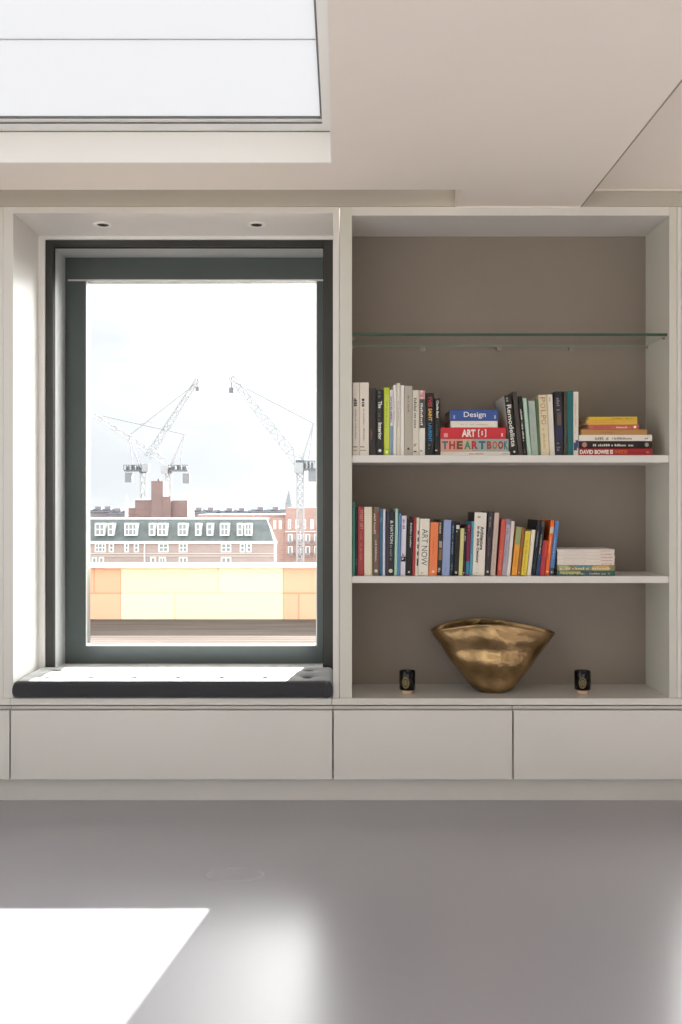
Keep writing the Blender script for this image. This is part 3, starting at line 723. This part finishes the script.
MB().box(-9, 9, 10.27, 10.64, .627, .657).build('coping', mat('white_coping', '#F2F2F0', .7), pw, bevel=.004)

M_WFRAME = mat('white_sash_paint', '#F1F1EF', .6); M_WPANE = mat('dull_panes', '#8B9094', .2, spec=.6)
def facade_window(parent, px0, px1, py0, py1, Y, nx=2, ny=2, dorm=False, name='window'):
    x0, x1, z0, z1 = X(px0,Y), X(px1,Y), Z(py1,Y), Z(py0,Y)
    d = .0; t = .16
    m = MB(); ya = Y-.12; yb = Y+(1.7 if dorm else .1)
    if dorm: m.box(x0, x1, Y+.06, yb, z0, z1)
    m.box(x0, x0+t, ya, Y+.1, z0, z1); m.box(x1-t, x1, ya, Y+.1, z0, z1); m.box(x0+t, x1-t, ya, Y+.1, z1-t, z1); m.box(x0+t, x1-t, ya, Y+.1, z0, z0+t)
    for i in range(1, nx): u = x0+(x1-x0)*i/nx; m.box(u-.06, u+.06, ya, Y+.1, z0+t, z1-t)
    for i in range(1, ny): u = z0+(z1-z0)*i/ny; m.box(x0+t, x1-t, ya, Y+.1, u-.06, u+.06)
    f = m.build(name, M_WFRAME, parent)
    MB().box(x0+t*.5, x1-t*.5, Y-.02, Y+.04, z0+t*.5, z1-t*.5).build('pane', M_WPANE, f)

GZ = -18.0
struct(MB().box(-400, 400, 12, 700, GZ-.5, GZ).build('ground', mat('city_ground', '#8F8F8C', .9, var=.2, vscale=.05)))
struct(MB().box(-60, 60, -60, YB-.25, -.6, -.05).build('ground.001', mat('rear_terrace', '#B8B2A8', .9)))

# mansard-roofed brick block
Y1 = 140.0
b1 = thing('mansard_building', 'long brick block with dark slate mansard roof and white windows', 'building', (X(180,Y1), Y1, GZ))
m_brick = brick_mat('hazed_red_brick', '#AE9995', '#A8928E', '#AE9F9B', 1.0, .9, .3, .03)  # distance haze put into the brick colours
xl, xr = X(40,Y1), X(274,Y1)
zc, zr = Z(542,Y1), Z(519,Y1)
MB().box(xl, xr, Y1, Y1+6, GZ, zc).build('wall', m_brick, b1)
MB().prism([(0,0),(2.2,zr-zc),(4,zr-zc),(6,0)], 0, 1, lambda y,z,k: ((xl if k==0 else xr-(z/(zr-zc))*1.2), Y1+y, zc+z)).build('mansard_roof', mat('dark_slate', '#676F71', .7, var=.15, vscale=1.2), b1, fix=True)
MB().box(xl, xr+.4, Y1-.45, Y1+.2, zc-.2, zc+.12).build('cornice', M_WFRAME, b1)
MB().box(xl, xr-.8, Y1+2.1, Y1+2.4, zr-.1, zr+.18).build('ridge_trim', mat('roof_edge', '#C9CCD0', .6), b1)
for zz in (553.2, 555.6): MB().box(xl, xr+.1, Y1-.15, Y1+.1, Z(zz+.7,Y1), Z(zz,Y1)).build('string_course', mat('pale_course', '#D3CCC6', .7), b1)
for p0, p1, nx in ((52,62,2),(68,78,2),(95,104.8,2),(108,113.6,1),(124.6,137,3),(149,155,1),(157.5,167,2),(178,187.2,2),(195.2,201,1),(206.8,213,1),(220,229,2),(237,243,1),(244.6,252,2)):
    facade_window(b1, p0, p1, 523.2, 535.6, Y1, nx, 2, True, 'dormer_window')
for p0, p1, nx in ((52,62,2),(68,78,2),(95,106,3),(109,114,1),(124.5,129,1),(134,139,1),(158.5,168.5,2),(179,187.4,2),(221,231.2,2),(240,245,1),(246.5,251.5,1)):
    facade_window(b1, p0, p1, 541.8+1.4, 552.2, Y1, nx, 2)
for p0, p1, nx in ((92,97,1),(99,104,1),(150.5,156,1),(159,166,2),(179,187.4,2),(221,231.2,2)):
    facade_window(b1, p0, p1, 557.0, 568.5, Y1, nx, 2)
MB().box(X(144.2,Y1), X(145.2,Y1), Y1-.2, Y1, GZ, zc-.3).build('downpipe', M_WFRAME, b1)

# red-brick flats to the right
Y2 = 172.0
b2 = thing('brick_flats', 'haze-paled red brick flats with balconies behind the mansard block', 'building', (X(300,Y2), Y2, GZ))
m_brick2 = brick_mat('hazed_salmon_brick', '#A98A82', '#A3827A', '#AA938B', 1.0, 1.2, .4, .05)  # washed-out brick tones carry the haze in their colour
MB().box(X(285.5,Y2), X(352,Y2), Y2, Y2+16, GZ, Z(507.6,Y2)).build('wall', m_brick2, b2)
MB().box(X(196,Y2), X(285.5,Y2)-.02, Y2+2, Y2+16, GZ, Z(514.6,Y2)).build('low_wing', m_brick2, b2)
MB().box(X(270,Y2), X(285.5,Y2)-.02, Y2+.5, Y2+1.95, GZ, Z(518,Y2)).build('stair_bay', m_brick2, b2)
MB().box(X(285,Y2), X(353,Y2), Y2-.3, Y2-.02, Z(532,Y2), Z(531,Y2)).build('string_course', mat('pale_course', '#D3CCC6', .7), b2)
for p0 in (288, 295.5, 303, 310.5, 318, 325): facade_window(b2, p0, p0+3, 519.6, 529, Y2, 1, 2)
for r0 in (534, 546):
    for p0 in (288, 296.8, 305.5, 314.2, 323): facade_window(b2, p0, p0+4.6, r0, r0+8, Y2, 1, 1)
for r0 in (543.5, 555.5):
    for p0 in (287, 296, 304.8, 313.6): MB().box(X(p0,Y2), X(p0+6.4,Y2), Y2-1.2, Y2-.02, Z(r0,Y2), Z(r0-2.4,Y2)).build('balcony', mat('grey_balcony', '#8A7F80', .8), b2)
for p0 in (273.5, 279): facade_window(b2, p0, p0+2.6, 520.5, 529, Y2+.5, 1, 2)

# brick tower block behind
Y3 = 178.0
b3 = thing('brick_tower', 'stepped dark brick block with a square tower behind the mansard roof', 'building', (X(157,Y3), Y3, GZ))
m_brick3 = brick_mat('dusky_brick', '#806B6A', '#78615F', '#82706E', 1.0, 1.2, .4, .05)
MB().box(X(151.2,Y3), X(163,Y3), Y3, Y3+6, GZ, Z(481,Y3)).build('tower', m_brick3, b3)
MB().box(X(155.5,Y3), X(157.5,Y3), Y3+2, Y3+3, Z(481,Y3), Z(478.6,Y3)).build('vent_cap', m_brick3, b3)
MB().box(X(134.5,Y3), X(151.2,Y3)-.03, Y3+.5, Y3+9, GZ, Z(499,Y3)).build('wing', m_brick3, b3)
MB().box(X(163,Y3)+.03, X(187,Y3), Y3+.5, Y3+9, GZ, Z(500.5,Y3)).build('wing', m_brick3, b3)
MB().box(X(163,Y3)+.03, X(171,Y3), Y3-.2, Y3+.45, GZ, Z(496.5,Y3)).build('stair_bay', m_brick3, b3)
MB().box(X(127,Y3), X(134.5,Y3)-.03, Y3+1, Y3+9, GZ, Z(508,Y3)).build('annexe', m_brick3, b3)
MB().box(X(133.6,Y3), X(151,Y3), Y3+.3, Y3+.48, Z(500.2,Y3), Z(498.6,Y3)).build('parapet', mat('roof_edge', '#C9CCD0', .6), b3)

# rooflines and trees on the skyline, distance haze put into tree and wall colours
Y4 = 300.0
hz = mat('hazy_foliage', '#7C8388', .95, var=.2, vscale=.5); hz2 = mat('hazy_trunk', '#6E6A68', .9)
def far_tree(px, py, wpx, Y, label=None):
    x, _, zt = P(px, py, Y); rad = wpx*Y/FPX/2
    r = thing('tree', 'hazy grey-green tree crown on the far skyline behind the roofs', 'tree', (x, Y, GZ), 'trees on the far skyline')
    bm = bmesh.new(); bmesh.ops.create_icosphere(bm, subdivisions=3, radius=1.0)
    cz = zt - rad*.8
    m = MB()
    for v in bm.verts:
        k = 1 + .35*noise.noise(v.co*2.1 + Vector((px, 0, 0))) + .15*noise.noise(v.co*5 + Vector((0, px, 0)))
        m.v.append((x+v.co.x*rad*k, Y+v.co.y*rad*k, cz+v.co.z*rad*.8*k))
    m.f = [tuple(v.index for v in f.verts) for f in bm.faces]; m.mi = [0]*len(m.f); bm.free()
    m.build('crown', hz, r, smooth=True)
    MB().lathe([(rad*.12,0),(rad*.07,cz-GZ)], 8, (x,Y,GZ)).build('trunk', hz2, r, smooth=True)
for i in range(15):
    far_tree(90+i*14.2+random.uniform(-3,3), 508.5+random.uniform(-.4,2.2), random.uniform(11,17), Y4+random.uniform(0,30))
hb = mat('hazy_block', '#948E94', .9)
def far_block(px0, px1, py, Y, label):
    x0, x1 = X(px0,Y), X(px1,Y); z = Z(py,Y)
    r = thing('far_building', label, 'building', ((x0+x1)/2, Y, GZ))
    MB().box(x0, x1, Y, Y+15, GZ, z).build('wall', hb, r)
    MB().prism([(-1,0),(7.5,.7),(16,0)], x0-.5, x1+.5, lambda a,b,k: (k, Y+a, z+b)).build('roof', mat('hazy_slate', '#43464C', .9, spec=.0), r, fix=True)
    for i in range(2):
        xx = x0+(x1-x0)*(.25+.5*i); MB().box(xx-.7, xx+.7, Y+5, Y+7, z+.2, z+1.3).build('chimney', hb, r)
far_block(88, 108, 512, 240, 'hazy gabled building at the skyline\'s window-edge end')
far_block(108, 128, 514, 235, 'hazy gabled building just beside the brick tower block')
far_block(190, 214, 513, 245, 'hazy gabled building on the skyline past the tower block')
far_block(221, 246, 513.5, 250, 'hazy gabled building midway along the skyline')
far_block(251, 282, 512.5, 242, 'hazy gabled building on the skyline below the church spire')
sp = thing('church_spire', 'thin pointed church spire on the skyline beside the third crane', 'spire', (X(288.8,330), 330, GZ))
x_, _, zt_ = P(288.8, 490.5, 330); zm = Z(504, 330)
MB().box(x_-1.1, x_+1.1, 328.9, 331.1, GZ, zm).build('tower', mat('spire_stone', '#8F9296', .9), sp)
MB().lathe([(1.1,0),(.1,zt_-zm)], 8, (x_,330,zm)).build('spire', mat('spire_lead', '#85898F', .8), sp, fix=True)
Yt = 205
tm = thing('roof_mast', 'slim pale roof tank standing left of the tower block', 'mast', (X(126.3,Yt), Yt, GZ))
MB().box(X(124.8,Yt), X(127.6,Yt), Yt, Yt+1, GZ, Z(502.5,Yt)).build('shaft', mat('pale_tank', '#C9CCD2', .7), tm)
MB().lathe([(.25,0),(.05,1.6)], 8, (X(126.2,Yt),Yt+.5,Z(502.5,Yt))).build('tip', mat('pale_tank', '#C9CCD2', .7), tm, fix=True)

# tower cranes
M_CR = mat('pale_crane_steel', '#9A9DA2', .5, metal=.0); M_CRG = mat('grey_crane_steel', '#66696E', .5); M_CRD = mat('crane_weight', '#7A7E84', .7)
def lattice(p, q, w, bay, t, name, parent, m=None, taper=1.0):
    p, q = Vector(p), Vector(q); d = q-p; L = d.length; d.normalize()
    a = Vector((0,1,0)); b = d.cross(a).normalized(); a = b.cross(d).normalized()
    n = max(3, int(L/bay)); mb = MB()
    def c(i, k):
        s = w/2*(1+(taper-1)*i/n); o = ((-1,-1),(1,-1),(1,1),(-1,1))[k]
        return p + d*(L*i/n) + a*(o[0]*s) + b*(o[1]*s)
    for k in range(4): mb.beam(c(0,k), c(n,k), t)
    for i in range(n):
        for k in range(4):
            mb.beam(c(i,k), c(i+1,(k+1)%4), t*.7) if i % 2 else mb.beam(c(i,(k+1)%4), c(i+1,k), t*.7)
            mb.beam(c(i+1,k), c(i+1,(k+1)%4), t*.6)
    return mb.build(name, m or M_CR, parent)
def crane(Y, mx, mtop, mwid, deck, cw, apex, abase, jib0, jib1, label, jw=1.2, bt=.22, cab=None):
    """everything in picture points at the distance Y"""
    r = thing('tower_crane', label, 'crane', (X(mx,Y), Y, GZ), 'tower cranes above the roofs')
    p = lambda q, dy=0: Vector(P(q[0], q[1], Y)) + Vector((0,dy,0))
    w = mwid*Y/FPX
    lattice((X(mx,Y),Y,GZ), p((mx,mtop)), w, w*1.1, bt, 'mast', r)
    MB().box(X(mx,Y)-w*.7, X(mx,Y)+w*.7, Y-w*.7, Y+w*.7, Z(mtop,Y)-.2, Z(mtop,Y)+.9).build('slew_ring', M_CRG, r)
    x0, x1 = sorted((X(deck[0],Y), X(deck[1],Y))); z0, z1 = Z(deck[3],Y), Z(deck[2],Y)
    dk = MB(); dk.box(x0, x1, Y-1.2, Y+1.2, z0, z0+.35)
    nseg = 7
    for i in range(nseg+1):
        xx = x0+(x1-x0)*i/nseg; dk.beam((xx,Y-1.2,z0+.3),(xx,Y-1.2,z1-.2),.16)
    dk.beam((x0,Y-1.2,z1-.3),(x1,Y-1.2,z1-.3),.14)
    for i in range(3):
        xx = x0+(x1-x0)*(.12+.3*i); dk.box(xx, xx+(x1-x0)*.2, Y-.9, Y+.9, z0+.35, z1-(.2 if i % 2 else .5))
    dk.build('machinery_deck', M_CRG, r)
    cx, cz = X(cw[0],Y), Z(cw[1],Y)
    MB().box(cx-.7, cx+.7, Y-1, Y+1, cz-1.0, cz+1.0).build('counterweight', M_CRD, r)
    ap = p(apex); ab = p(abase)
    m = MB()
    for s in (-.8, .8): m.beam(ab+Vector((0,s,0)), ap, bt*1.1)
    m.beam(p((abase[0]+(deck[0]-abase[0])*.5, deck[2])), ap, bt*.7)
    m.build('a_frame', M_CR, r)
    lattice(p(jib0), p(jib1), jw, jw*1.3, bt*.8, 'jib', r, taper=.55)
    m = MB(); j1 = p(jib1); m.beam(ap, p(jib0).lerp(j1, .93), .09); m.beam(j1, j1-Vector((0,0,.01))+Vector((0,0,-1.6)), .12); m.box(j1.x-.35, j1.x+.35, Y-.3, Y+.3, j1.z-2.4, j1.z-1.6)
    m.build('hoist_rope', M_CRG, r)
    if cab:
        a, b = p(cab), Vector((.7, .7, .8)); MB().box(a.x-b.x, a.x+b.x, Y-1.6, Y+.4, a.z-b.z, a.z+b.z).build('cab', mat('cab_grey', '#9A9DA2', .5), r)
crane(215, 143.5, 472, 5, (125,142.5,464,471.5), (129.3,477.5), (129.2,435.5), (140,465), (147.5,457.5), (197.5,379.5), 'pale tower crane left of the brick tower, boom tilting up to the right', 1.3, .24, (146.5,468))
crane(210, 168.5, 472, 5, (188.8,169.5,464,471.5), (186.8,478.5), (184.2,434.5), (171.5,465), (164.5,461), (88,410.5), 'pale tower crane right of the brick tower, boom reaching out to the left', 1.3, .24, (165.5,470))
crane(160, 300.3, 466, 6.4, (315,302.5,459.5,470.5), (313,475), (313.5,423.5), (302,461), (298,461.5), (231.5,377.5), 'large pale tower crane nearest the window\'s bookcase-side edge', 1.5, .22, (299,468))

# birds
def bird(px, py, Y, span, ang, label):
    x, _, z = P(px, py, Y)
    r = thing('bird', label, 'bird', (x, Y, z))
    m = MB(); s = span/2; c, sn = math.cos(ang), math.sin(ang)
    body = [(.10*s,-.02),(.16*s,.0),(.02*s,.02)]
    m.lathe([(.02*s,-.42*s),(.10*s,-.2*s),(.13*s,.05*s),(.08*s,.3*s),(.02*s,.42*s)], 10, (0,0,0))
    m.v = [(vx, -vz*.8, vy) for vx, vy, vz in m.v]
    for sd in (-1, 1):
        b = len(m.v)
        for (u, zz, ch) in ((.05,0,.22),(.5,.22,.2),(1.0,.05,.05)):
            m.v += [(sd*u*s, -ch*s, zz*s+.01*s), (sd*u*s, ch*s, zz*s), (sd*u*s, 0, zz*s-.03*s)]
        for k in range(2):
            q = b+3*k
            for i, j in ((0,1),(1,2),(2,0)): m.f.append((q+i, q+j, q+3+j, q+3+i)); m.mi.append(0)
        m.f.append((b+6,b+7,b+8)); m.mi.append(0)
    m.v = [(x+vx*c-vz*sn, Y+vy, z+vx*sn+vz*c) for vx, vy, vz in m.v]
    m.build('body', mat('grey_plumage', '#6E7278', .8), r, fix=True)
bird(145, 423.5, 60, .62, .35, 'grey bird gliding between the two crane booms')
bird(151, 422.5, 62, .30, -.2, 'tiny bird beside the gliding one between the crane booms')
bird(291, 410, 60, .30, .3, 'tiny bird above the large crane nearest the bookcase')

# ================================================================== LIGHT
wd = bpy.data.worlds.new('World'); SC.world = wd; wd.use_nodes = True
nt = wd.node_tree; nt.nodes.clear()
out = nt.nodes.new('ShaderNodeOutputWorld'); bg = nt.nodes.new('ShaderNodeBackground')
tc = nt.nodes.new('ShaderNodeTexCoord'); sx = nt.nodes.new('ShaderNodeSeparateXYZ')
nt.links.new(tc.outputs['Generated'], sx.inputs[0])
mp = nt.nodes.new('ShaderNodeMapping'); mp.inputs['Scale'].default_value = (2.2, 2.2, 6.5)
nt.links.new(tc.outputs['Generated'], mp.inputs['Vector'])
ns = nt.nodes.new('ShaderNodeTexNoise'); ns.inputs['Scale'].default_value = 2.4; ns.inputs['Detail'].default_value = 5
nt.links.new(mp.outputs['Vector'], ns.inputs['Vector'])
cr = nt.nodes.new('ShaderNodeValToRGB')
cr.color_ramp.elements[0].position = .40; cr.color_ramp.elements[0].color = (.86,.885,.93,1)
cr.color_ramp.elements[1].position = .58; cr.color_ramp.elements[1].color = (1.0,1.0,1.01,1)
nt.links.new(ns.outputs['Fac'], cr.inputs['Fac'])
mr = nt.nodes.new('ShaderNodeMapRange'); mr.inputs['From Min'].default_value = .84; mr.inputs['From Max'].default_value = .1
mr.inputs['To Min'].default_value = 0; mr.inputs['To Max'].default_value = 1; mr.interpolation_type = 'SMOOTHSTEP'
nt.links.new(sx.outputs['Y'], mr.inputs['Value'])
mix = nt.nodes.new('ShaderNodeMix'); mix.data_type = 'RGBA'
BACKSKY = 2.3
mix.inputs['B'].default_value = (BACKSKY, BACKSKY*.99, BACKSKY*.97, 1)
nt.links.new(mr.outputs['Result'], mix.inputs['Factor']); nt.links.new(cr.outputs['Color'], mix.inputs['A'])
# bright thin cloud around the sun; added glow at right lights the recess
def glow(direction, amp, sigma_deg, prev):
    d = Vector(direction).normalized()
    dt = nt.nodes.new('ShaderNodeVectorMath'); dt.operation = 'DOT_PRODUCT'; dt.inputs[1].default_value = d
    nt.links.new(tc.outputs['Generated'], dt.inputs[0])
    k = 1/math.radians(sigma_deg)**2                       # exp(-(1-cos)*k) is a gaussian of the angle
    m1 = nt.nodes.new('ShaderNodeMath'); m1.operation = 'SUBTRACT'; m1.inputs[1].default_value = 1.0
    nt.links.new(dt.outputs['Value'], m1.inputs[0])
    m2 = nt.nodes.new('ShaderNodeMath'); m2.operation = 'MULTIPLY'; m2.inputs[1].default_value = k
    nt.links.new(m1.outputs[0], m2.inputs[0])
    m3 = nt.nodes.new('ShaderNodeMath'); m3.operation = 'EXPONENT'; nt.links.new(m2.outputs[0], m3.inputs[0])
    sc = nt.nodes.new('ShaderNodeVectorMath'); sc.operation = 'SCALE'; sc.inputs[0].default_value = (amp, amp*.99, amp*.97)
    nt.links.new(m3.outputs[0], sc.inputs['Scale'])
    ad = nt.nodes.new('ShaderNodeVectorMath'); ad.operation = 'ADD'
    nt.links.new(prev, ad.inputs[0]); nt.links.new(sc.outputs['Vector'], ad.inputs[1])
    return ad.outputs['Vector']
o1 = glow((.165, 1, .465), 20.0, 7.5, mix.outputs['Result'])
o2 = glow((1, 1, .33), 24.0, 14, o1)
nt.links.new(o2, bg.inputs['Color'])
bg.inputs['Strength'].default_value = 1.0
nt.links.new(bg.outputs[0], out.inputs['Surface'])

sun = bpy.data.lights.new('sun', 'SUN'); sun.energy = 34; sun.angle = math.radians(.6); sun.color = (1, .98, .95)
so = bpy.data.objects.new('sun', sun); COL.objects.link(so)
so.rotation_euler = Vector((-.165, -1, -.465)).to_track_quat('-Z', 'Y').to_euler(); so.location = (3, 20, 12)

# ================================================================== CAMERA
cam = bpy.data.cameras.new('camera'); co = bpy.data.objects.new('camera', cam); COL.objects.link(co)
co.location = (0, 0, EYE); co.rotation_euler = (math.pi/2, 0, 0)
cam.sensor_fit = 'AUTO'; cam.sensor_width = 36; cam.lens = 36.0*FPX/1024
cam.shift_x = -(CX-341)/1024; cam.shift_y = -(512-CY)/1024
cam.clip_start = .05; cam.clip_end = 2000
SC.camera = co
SC.view_settings.view_transform = 'Standard'; SC.view_settings.look = 'None'
SC.view_settings.exposure = 0.1; SC.view_settings.gamma = 1.0; SC.view_settings.use_curve_mapping = False
SC.cycles.use_denoising = True
SC.cycles.max_bounces = 10; SC.cycles.diffuse_bounces = 6; SC.cycles.transparent_max_bounces = 12
SC.cycles.sample_clamp_indirect = 6.0
SC.cycles.caustics_reflective = False; SC.cycles.caustics_refractive = False
